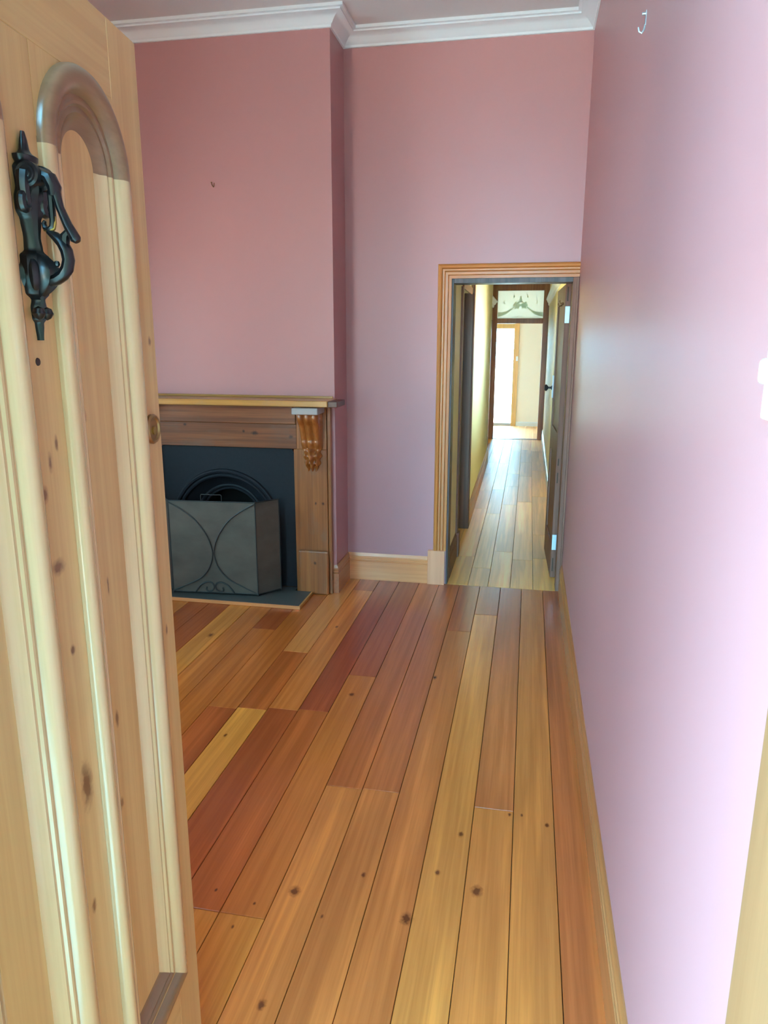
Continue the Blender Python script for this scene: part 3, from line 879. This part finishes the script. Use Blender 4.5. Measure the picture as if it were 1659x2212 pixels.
# folding fire screen
sc = empty('fire_screen', (-2.02, 4.37, HZ))
tag(sc, 'dark grey folding wire gauze fire screen with curved wire decoration', 'fire screen')
P0, P1 = Vector((-2.315, 4.342)), Vector((-1.722, 4.385))
W1, W0 = Vector((-1.610, 4.530)), Vector((-2.43, 4.475))
ZS0, ZS1 = HZ + 0.006, 0.667
def panel(a, b, name='gauze_panel'):
    mbx = MB()
    d = (b - a).normalized()
    n = Vector((-d.y, d.x)) * 0.002
    mbx.prism([(a + n), (b + n), (b - n), (a - n)], lambda p, q, z: (p, q, z), ZS0 + 0.004, ZS1)
    return place(mbx.build(name, M['gauze'], sc), sc)
panel(P0, P1); panel(P1, W1); panel(W0, P0)
def bar(pts, r=0.0035, name='frame_bar'):
    return place(MB().tube(pts, r, 8).build(name, M['wire'], sc, smooth=True), sc)
v3 = lambda p, z: (p.x, p.y, z)
for a in (W0, P0, P1, W1):
    bar([v3(a, HZ + 0.0005), v3(a, ZS1 + 0.004)], 0.005)
for a, b in ((W0, P0), (P0, P1), (P1, W1)):
    bar([v3(a, ZS1), v3(b, ZS1)], 0.0045)
    bar([v3(a, ZS0 + 0.008), v3(b, ZS0 + 0.008)], 0.0045)
bar([v3(W0, ZS1), (W0.x, W0.y, ZS1 + 0.03)], 0.004)
dirp = (P1 - P0).normalized()
nrm = Vector((dirp.y, -dirp.x))
LP = (P1 - P0).length
def onp(s, z, off=0.007):
    p = P0 + dirp * (s * LP) + nrm * off
    return (p.x, p.y, z)
def curve(ctrl, n=26):
    out = []
    C = [ctrl[0]] + ctrl + [ctrl[-1]]
    per = max(4, n // (len(ctrl) - 1))
    for i in range(1, len(C) - 2):
        for k in range(per):
            t = k / per
            q = []
            for a in (0, 1):
                p0, p1, p2, p3 = C[i - 1][a], C[i][a], C[i + 1][a], C[i + 2][a]
                q.append(0.5 * (2 * p1 + (p2 - p0) * t + (2 * p0 - 5 * p1 + 4 * p2 - p3) * t * t + (3 * p1 - p0 - 3 * p2 + p3) * t ** 3))
            out.append(q)
    out.append(list(ctrl[-1]))
    return out
def wire(ctrl, r=0.0042, n=30):
    return bar([onp(s, ZS0 + 0.01 + zz * (ZS1 - ZS0 - 0.014)) for s, zz in curve(ctrl, n)], r, 'curved_wire')
lc = [(0.01, 0.99), (0.16, 0.91), (0.31, 0.80), (0.43, 0.64), (0.485, 0.50), (0.488, 0.40), (0.44, 0.27), (0.34, 0.16), (0.18, 0.08), (0.01, 0.005)]
wire(lc)
wire([(1 - s, z) for s, z in lc])
scr = [(0.27, 0.0), (0.33, 0.075), (0.40, 0.115), (0.46, 0.112), (0.490, 0.075), (0.475, 0.03), (0.43, 0.010), (0.40, 0.03), (0.405, 0.06)]
wire(scr, 0.0055, 40)
wire([(0.995 - s, z) for s, z in scr], 0.0055, 40)
hp = [onp(0.385, ZS1, 0), onp(0.385, ZS1 + 0.040, 0), onp(0.392, ZS1 + 0.047, 0), onp(0.615, ZS1 + 0.047, 0), onp(0.622, ZS1 + 0.040, 0), onp(0.622, ZS1, 0)]
bar(hp, 0.0028, 'handle')

# ------------------------------------------------------------------ small things on the walls
sw = empty('light_switch', (XR, 0.90, 1.66))
tag(sw, 'white plastic wall switch with a rounded knob on the lilac-pink wall', 'switch')
o = B(XR - 0.011, XR, 0.83, 0.955, 1.609, 1.730).build('plate', M['plastic'], sw, 0.004, True, 3); place(o, sw)
o = B(XR - 0.026, XR - 0.010, 0.865, 0.932, 1.652, 1.682).build('knob', M['plastic'], sw, 0.006, True, 3); place(o, sw)

h1 = empty('picture_hook', (-2.008, YC, 2.65))
tag(h1, 'small brass picture hook on the pink chimney breast', 'hook')
MB().tube([(-0.012, -0.003, 0.022), (-0.009, -0.004, 0.008), (0.0, -0.007, -0.006), (0.004, -0.010, -0.006), (0.009, -0.012, 0.006), (0.010, -0.011, 0.018)], [0.0022, 0.0022, 0.003, 0.003, 0.0022, 0.0016], 8).build('hook', M['bronze'], h1, smooth=True)
MB().lathe([(0, -0.008), (0.0035, -0.008), (0.0035, 0.0), (0, 0.0)], (-0.012, 0, 0.022), 'Y', 10).build('nail', M['bronze'], h1)
h2 = empty('picture_hook', (XR, 2.49, 2.61))
tag(h2, 'small steel picture hook high on the lilac-pink wall', 'hook')
B(-0.002, 0, -0.006, 0.006, -0.012, 0.028).build('hook', M['steel'], h2, 0.0005)
MB().tube([(-0.001, 0, -0.008), (-0.004, 0, -0.022), (-0.010, 0, -0.030), (-0.017, 0, -0.026), (-0.020, 0, -0.014)], [0.003, 0.003, 0.003, 0.0026, 0.002], 8).build('hook', M['steel'], h2, smooth=True)
MB().lathe([(0, -0.012), (0.004, -0.012), (0.004, 0.0), (0, 0.0)], (0, 0, 0.020), 'X', 10).build('nail', M['steel'], h2)

# ------------------------------------------------------------------ hall
YH0 = YB + TH
ZH = 2.95
YE = 13.10          # far frame
XHR = 0.288
hf = struct(B(-0.80, XHR, YB, YE + 0.06, -0.12, -0.018).build('hall_floor', M['gap']), 'pale varnished boards of the narrow hall', 'floor')
hs = [XHR - 0.001, 0.099, -0.061, -0.218, -0.360, -0.52, -0.66, -0.80]
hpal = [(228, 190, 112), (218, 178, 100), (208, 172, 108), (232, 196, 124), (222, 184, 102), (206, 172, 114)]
for k in range(len(hs) - 1):
    y = YB
    random.seed(40 + k)
    first = True
    while y < YE + 0.05:
        y2 = min(YE + 0.06, y + (random.uniform(0.7, 2.2) if not first else random.uniform(0.4, 1.2)))
        if YE + 0.06 - y2 < 0.3:
            y2 = YE + 0.06
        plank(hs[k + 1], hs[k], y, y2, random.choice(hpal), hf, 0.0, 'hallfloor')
        y = y2
        first = False
# left side: short wall, doorway, long wall, set-back wall
XN = -0.521
mb = MB()
mb.box(XN - 0.12, XN, YH0, 5.70, -0.02, ZH)
mb.box(XN - 0.12, XN, 5.70, 6.60, 2.105, ZH)
mb.prism([(-0.600, 6.60), (-0.504, 6.60), (-0.538, 10.45), (-0.66, 10.45), (-0.66, 6.60)], lambda p, q, d: (p, q, d), -0.02, ZH)
mb.box(-0.80, -0.665, 10.45, YE + 0.12, -0.02, ZH)
struct(mb.build('wall_hall_left', M['cream']), 'cream painted hall wall with a side doorway', 'wall')
mb = MB()
HW0, HW1, HWA, HWB = 6.65, 8.75, 1.45, 2.05
mb.box(XHR, XHR + 0.12, YH0, HW0, -0.02, ZH)
mb.box(XHR, XHR + 0.12, HW0, HW1, HWB, ZH)
mb.box(XHR, XHR + 0.12, HW0, HW1, -0.02, HWA)
mb.box(XHR, XHR + 0.12, HW1, YE + 0.12, -0.02, ZH)
struct(mb.build('wall_hall_right', M['cream']), 'pale cream hall wall behind the open brown door', 'wall')
struct(B(-0.80, XHR + 0.12, YH0, YE + 0.12, ZH, ZH + 0.1).build('ceiling_hall', M['ivory']), 'pale ceiling of the hall', 'ceiling')
w3 = empty('added_window_3', (XHR, HW0, HWA))  # window added behind the open door to light the hall
struct(w3, 'unseen side window added to light the hall', 'window')
for a in ((HW0, HW0 + 0.05, HWA, HWB), (HW1 - 0.05, HW1, HWA, HWB), (HW0 + 0.05, HW1 - 0.05, HWA, HWA + 0.05), (HW0 + 0.05, HW1 - 0.05, HWB - 0.05, HWB)):
    place(B(XHR + 0.03, XHR + 0.09, a[0], a[1], a[2], a[3]).build('sash_bar', M['white'], w3, 0.003), w3)
place(B(XHR + 0.058, XHR + 0.062, HW0 + 0.05, HW1 - 0.05, HWA + 0.05, HWB - 0.05).build('pane', M['amber'], w3), w3)
# room behind the side doorway, only its shut-in walls
mb = MB()
mb.box(-2.4, -2.3, 5.15, 7.6, -0.02, ZH)
mb.box(-2.3, -0.66, 7.5, 7.6, -0.02, ZH)
mb.box(-2.3, XN - 0.12, YH0, 5.15, -0.02, ZH)
mb.box(-2.4, -0.66, 5.15, 7.5, ZH, ZH + 0.1)
mb.box(-2.4, -0.80, 5.15, 7.5, -0.12, -0.018)
struct(mb.build('wall_side_room', M['cream']), 'dim cream room through the side doorway off the hall', 'wall')
# doorway in the left wall
t4 = empty('trim_4', (XN, 6.6, 0))
struct(t4, 'dark brown wooden casing of the side doorway off the hall', 'door casing')
place(B(XN - 0.12, XN + 0.016, 5.645, 5.735, 0.20, 2.10).build('side_casing', M['leaf'], t4, 0.002), t4)
place(B(XN - 0.11, XN + 0.030, 5.640, 5.735, 0.0, 0.20).build('plinth_block', M['leaf'], t4, 0.003), t4)
place(B(-0.600, -0.499, 6.570, 6.600, 0.0, 2.105).build('jamb', M['brown'], t4, 0.002), t4)
place(B(-0.499, -0.488, 6.570, 6.66, 0.0, 2.19).build('side_casing', M['leaf'], t4, 0.002), t4)
place(B(XN, XN + 0.014, 5.735, 6.57, 2.09, 2.15).build('head_casing', M['skirt_y'], t4, 0.002), t4)
hg = place(B(-0.592, -0.572, 6.562, 6.57, 1.45, 1.53).build('hinge', M['wire'], t4, 0.001), t4)
# skirtings and rails
struct(MB().sweep(sprof, [(XN, 5.64), (XN, YH0 + 0.002)], 1).build('baseboard_hall_near', M['leaf'], smooth=True), 'worn brown skirting just inside the hall doorway', 'skirting')
struct(MB().sweep(sprof, [(-0.538, 10.45), (-0.5045, 6.66)], 1).build('baseboard_hall_left', M['skirt_y'], smooth=True), 'wooden skirting along the cream hall wall', 'skirting')
struct(MB().sweep([(a, z * 0.95) for a, z in sprof], [(XHR, 5.3), (XHR, YE)], 1).build('baseboard_hall_right', M['white'], smooth=True), 'white skirting at the foot of the pale hall wall', 'skirting')
rp = [(0, 2.29), (0.012, 2.292), (0.018, 2.31), (0.020, 2.335), (0.034, 2.35), (0.040, 2.372), (0.052, 2.385), (0.052, 2.40), (0, 2.405)]
struct(MB().sweep(rp, [(XHR, 7.9), (XHR, YE - 0.02)], 1).build('trim_5', M['white'], smooth=True), 'white moulded rail high on the pale hall wall', 'rail')
rp2 = [(a * 1.6, z - 0.03) for a, z in rp]
struct(MB().sweep(rp2, [(-0.665, YE - 0.02), (-0.665, 10.46)], 1).build('trim_6', M['white'], smooth=True), 'white moulded rail on the set-back hall wall by the end doorway', 'rail')
struct(MB().sweep([(a, z + 0.27) for a, z in rp], [(-0.665, 10.6), (-0.665, 10.45), (-0.538, 10.45), (-0.536, 10.2)], 1).build('trim_9', M['white'], smooth=True), 'white capping on the end of the cream hall wall', 'rail')
# far side door in the set-back wall
t7 = empty('trim_7', (-0.665, 12.2, 0))
struct(t7, 'brown wooden casing of a door far down the hall', 'door casing')
place(B(-0.665, -0.635, 11.75, 12.12, 0.0, 2.04).build('door_panel', M['endframe'], t7, 0.003), t7)
place(B(-0.665, -0.622, 12.12, 12.28, 0.0, 2.04).build('side_casing', M['endframe'], t7, 0.003), t7)

# open hall door
LT = math.atan2(0.026, 0.75)
leaf = empty('door_2', (0.256, 5.225, 0), LT)
struct(leaf, 'mauve-brown panelled door folded back against the hall wall', 'door')
LW, LZ0, LZ1 = 0.775, 0.012, 2.078
def lb(y0, y1, z0, z1, x0=-0.036, x1=0.0):
    return B(x0, x1, y0, y1, z0, z1)
lb(0, 0.11, LZ0, LZ1).build('stile', M['leaf'], leaf, 0.0015)
lb(LW - 0.11, LW, LZ0, LZ1).build('stile', M['leaf'], leaf, 0.0015)
for a, b in ((LZ0, 0.24), (0.88, 1.06), (LZ1 - 0.12, LZ1)):
    lb(0.11, LW - 0.11, a, b).build('rail', M['leaf'], leaf, 0.0015)
for a, b in ((0.24, 0.88), (1.06, LZ1 - 0.12)):
    lb(0.11, LW - 0.11, a, b, -0.026, -0.010).build('panel', M['leaf'], leaf, 0.0015)
for z0, z1 in ((1.822, 1.931), (0.222, 0.336)):
    hgo = B(-0.034, -0.004, -0.0025, 0.0, z0, z1).build('hinge', M['steel'], leaf, 0.0006)
    for dz in (0.02, 0.055, 0.09):
        MB().lathe([(0, -0.0012), (0.0032, -0.001), (0.0032, 0.0), (0, 0.0)], (-0.019 + (0.006 if dz == 0.055 else -0.005), -0.0025, z0 + dz), 'Y', 10).build('screw', M['steel'], hgo)
for z0, z1 in ((1.965, 2.058), (0.842, 0.892), (0.717, 0.791), (0.06, 0.16)):
    B(-0.026, -0.017, -0.0012, 0.001, z0, z1).build('mortise_slot', M['slot'], leaf)
B(-0.047, -0.036, LW - 0.085, LW - 0.035, 1.268, 1.440).build('finger_plate', M['white'], leaf, 0.001)
MB().lathe([(0.0, 0.0), (0.018, 0.0), (0.017, -0.004), (0.008, -0.008), (0.007, -0.028), (0.016, -0.033), (0.025, -0.042), (0.026, -0.050), (0.018, -0.058), (0.0, -0.060)], (-0.046, LW - 0.06, 1.345), 'X', 18).build('knob', M['wire'], leaf, smooth=True)
for y_, z_ in ((0.16, 1.962), (0.30, 1.950)):
    MB().tube([(-0.036, y_, z_), (-0.055, y_, z_ - 0.006), (-0.062, y_, z_ + 0.006), (-0.060, y_, z_ + 0.016)], 0.004, 8).build('coat_hook', M['bronze'], leaf, smooth=True)

# ------------------------------------------------------------------ end of the hall: frame with a fanlight
t8 = empty('trim_8', (-0.2, YE, 0))
struct(t8, 'brown timber frame at the hall end carrying a glass fanlight', 'door frame')
EX0, EX1, EZ1 = -0.663, 0.286, 2.662
place(B(EX0, -0.580, YE, YE + 0.10, 0, EZ1).build('post', M['endframe'], t8, 0.004), t8)
place(B(0.196, EX1, YE, YE + 0.10, 0, EZ1).build('post', M['endframe'], t8, 0.004), t8)
place(B(-0.580, 0.196, YE, YE + 0.10, 2.545, EZ1).build('head', M['endframe'], t8, 0.004), t8)
place(B(-0.580, 0.196, YE, YE + 0.10, 2.0, 2.085).build('transom_bar', M['endframe'], t8, 0.004), t8)
place(B(-0.580, 0.196, YE - 0.01, YE + 0.11, -0.02, 0.006).build('threshold', M['brown'], t8, 0.002), t8)
struct(B(-0.80, 0.41, YE, YE + 0.12, EZ1, ZH).build('wall_hall_end', M['cream']), 'cream wall over the frame at the hall end', 'wall')
w1 = empty('window_1', (-0.192, YE + 0.05, 2.085))
struct(w1, 'frosted fanlight glass etched with a ribbon swag and crescents', 'window')
o = place(B(-0.580, 0.196, YE + 0.046, YE + 0.054, 2.085, 2.545).build('pane', M['frosted'], w1), w1)
def etch(poly, name):
    mbx = MB()
    mbx.prism(poly, lambda p, q, d: (p - 0.192, d, q + 2.085), YE + 0.0445, YE + 0.0455)
    return place(mbx.build(name, M['etch'], w1), w1)
for sg in (-1, 1):
    f = lambda pts: [(sg * p, q) for p, q in (pts if sg > 0 else pts[::-1])]
    up_, dn_ = [], []
    for k in range(13):
        q = k / 12
        x = 0.375 - 0.265 * q
        zc = 0.070 + 0.125 * q ** 2.2
        hw = 0.030 * (1 - q) + 0.008
        up_.append((x, zc + hw)); dn_.append((x, zc - hw))
    etch(f(dn_ + up_[::-1]), 'ribbon')
    fl = []
    for k in range(28):
        a = 2 * math.pi * k / 28
        r = 0.058 * (1 + 0.24 * math.cos(6 * a))
        fl.append((0.062 + r * math.cos(a), 0.220 + r * 1.02 * math.sin(a)))
    etch(f(fl), 'flower')
    cr = [(0.262 + 0.030 * math.cos(a), 0.275 + 0.034 * math.sin(a)) for a in [math.pi * (-0.55 + 1.1 * k / 12) for k in range(13)]]
    cr += [(0.252 + 0.020 * math.cos(a), 0.275 + 0.028 * math.sin(a)) for a in [math.pi * (0.5 - 1.0 * k / 12) for k in range(13)]]
    etch(f(cr), 'crescent')
    etch(f([(0.100, 0.355), (0.118, 0.338), (0.132, 0.345), (0.126, 0.372), (0.108, 0.408)]), 'droplet')
    etch(f([(0.034, 0.020), (0.040, 0.020), (0.044, 0.035), (0.037, 0.058), (0.031, 0.035)]), 'droplet')
etch([(-0.028, 0.270), (0.028, 0.270), (0.020, 0.330), (0.0, 0.378), (-0.020, 0.330)], 'bud')

# ------------------------------------------------------------------ rear room
ZF = -0.15
YR = 16.60
rf = struct(B(-2.6, 1.3, YE + 0.06, YR, ZF - 0.1, ZF - 0.016).build('rear_floor', M['gap']), 'sunlit boards of the room beyond the hall', 'floor')
x = -1.6
random.seed(3)
while x < 1.0:
    plank(x, x + 0.145, YE + 0.12, YR, random.choice([(222, 196, 150), (214, 184, 136), (226, 204, 164)]), rf, ZF, 'hallfloor')
    x += 0.145
mb = MB()
RX0, RX1, RZ1 = -0.95, -0.350, 1.972
mb.box(-2.6, RX0, YR, YR + 0.12, ZF, 2.9)
mb.box(RX1, 1.3, YR, YR + 0.12, ZF, 2.9)
mb.box(RX0, RX1, YR, YR + 0.12, RZ1, 2.9)
struct(mb.build('wall_rear', M['ivory']), 'bright ivory wall of the rear room', 'wall')
mb = MB()
mb.box(-2.72, -2.6, YE + 0.12, 15.3, ZF, 2.9)
mb.box(-2.72, -2.6, 15.3, 16.0, ZF, 1.0)  # unseen opening added in this wall to brighten the rear room
mb.box(-2.72, -2.6, 15.3, 16.0, 1.8, 2.9)
mb.box(-2.72, -2.6, 16.0, YR, ZF, 2.9)
mb.box(1.3, 1.42, YE + 0.12, YR, ZF, 2.9)
mb.box(-2.6, -0.80, YE, YE + 0.12, ZF, 2.9)
mb.box(0.41, 1.3, YE, YE + 0.12, ZF, 2.9)
struct(mb.build('wall_rear_sides', M['ivory']), 'ivory side walls of the rear room', 'wall')
struct(B(-2.72, 1.42, YE, YR + 0.12, 2.9, 3.0).build('ceiling_rear', M['ivory']), 'pale ceiling of the rear room', 'ceiling')
d4 = empty('door_3', (RX1, YR, ZF))
struct(d4, 'bright glazed rear door in a golden pine frame', 'door')
place(B(RX1, -0.240, YR - 0.025, YR + 0.0, ZF, RZ1 + 0.108).build('side_casing', M['yellowframe'], d4, 0.004), d4)
place(B(RX0 - 0.11, RX1, YR - 0.025, YR, RZ1, RZ1 + 0.108).build('head_casing', M['yellowframe'], d4, 0.004), d4)
place(B(RX0 - 0.11, RX0, YR - 0.025, YR, ZF, RZ1).build('side_casing', M['yellowframe'], d4, 0.004), d4)
place(B(RX0, RX1, YR - 0.02, YR + 0.12, ZF, ZF + 0.06).build('sill', M['cap'], d4, 0.004), d4)
place(B(RX0, RX1, YR + 0.05, YR + 0.055, ZF + 0.06, RZ1).build('pane', M['glass'], d4), d4)
struct(MB().sweep([(a, ZF + z * 0.48) for a, z in sprof], [(1.3, YR), (-0.24, YR)], 1).build('baseboard_rear', M['white'], smooth=True), 'white skirting along the bright rear wall', 'skirting')
ts = empty('wall_switch', (-0.268, YR - 0.025, 1.33))
tag(ts, 'tiny white switch on the golden rear door frame', 'switch')
B(-0.020, 0.020, -0.008, 0, -0.05, 0.05).build('plate', M['plastic'], ts, 0.002)
B(-0.006, 0.006, -0.013, -0.008, -0.012, 0.012).build('rocker', M['plastic'], ts, 0.001)

# ------------------------------------------------------------------ ground outside
struct(B(-40, 40, -40, YF0 - 0.02, -0.30, -0.12).build('ground_front', M['ground']), 'pale paving outside the front entrance', 'ground')
struct(B(-40, 40, YR + 0.12, 60, -0.45, -0.28).build('ground_rear', M['ground']), 'sunlit pale paving outside the rear door', 'ground')
struct(B(XHR + 0.15, 40, YF0, YR + 0.12, -0.45, -0.28).build('ground_side', M['ground']), 'paving along the side of the house', 'ground')

struct(B(0.95, 1.15, -9.0, YF0 - 0.02, -0.12, 5.0).build('added_light_blocker', M['blocker']), 'unseen dark hedge beside the entrance', 'blocker')  # unseen block added to cut sky light on the door face
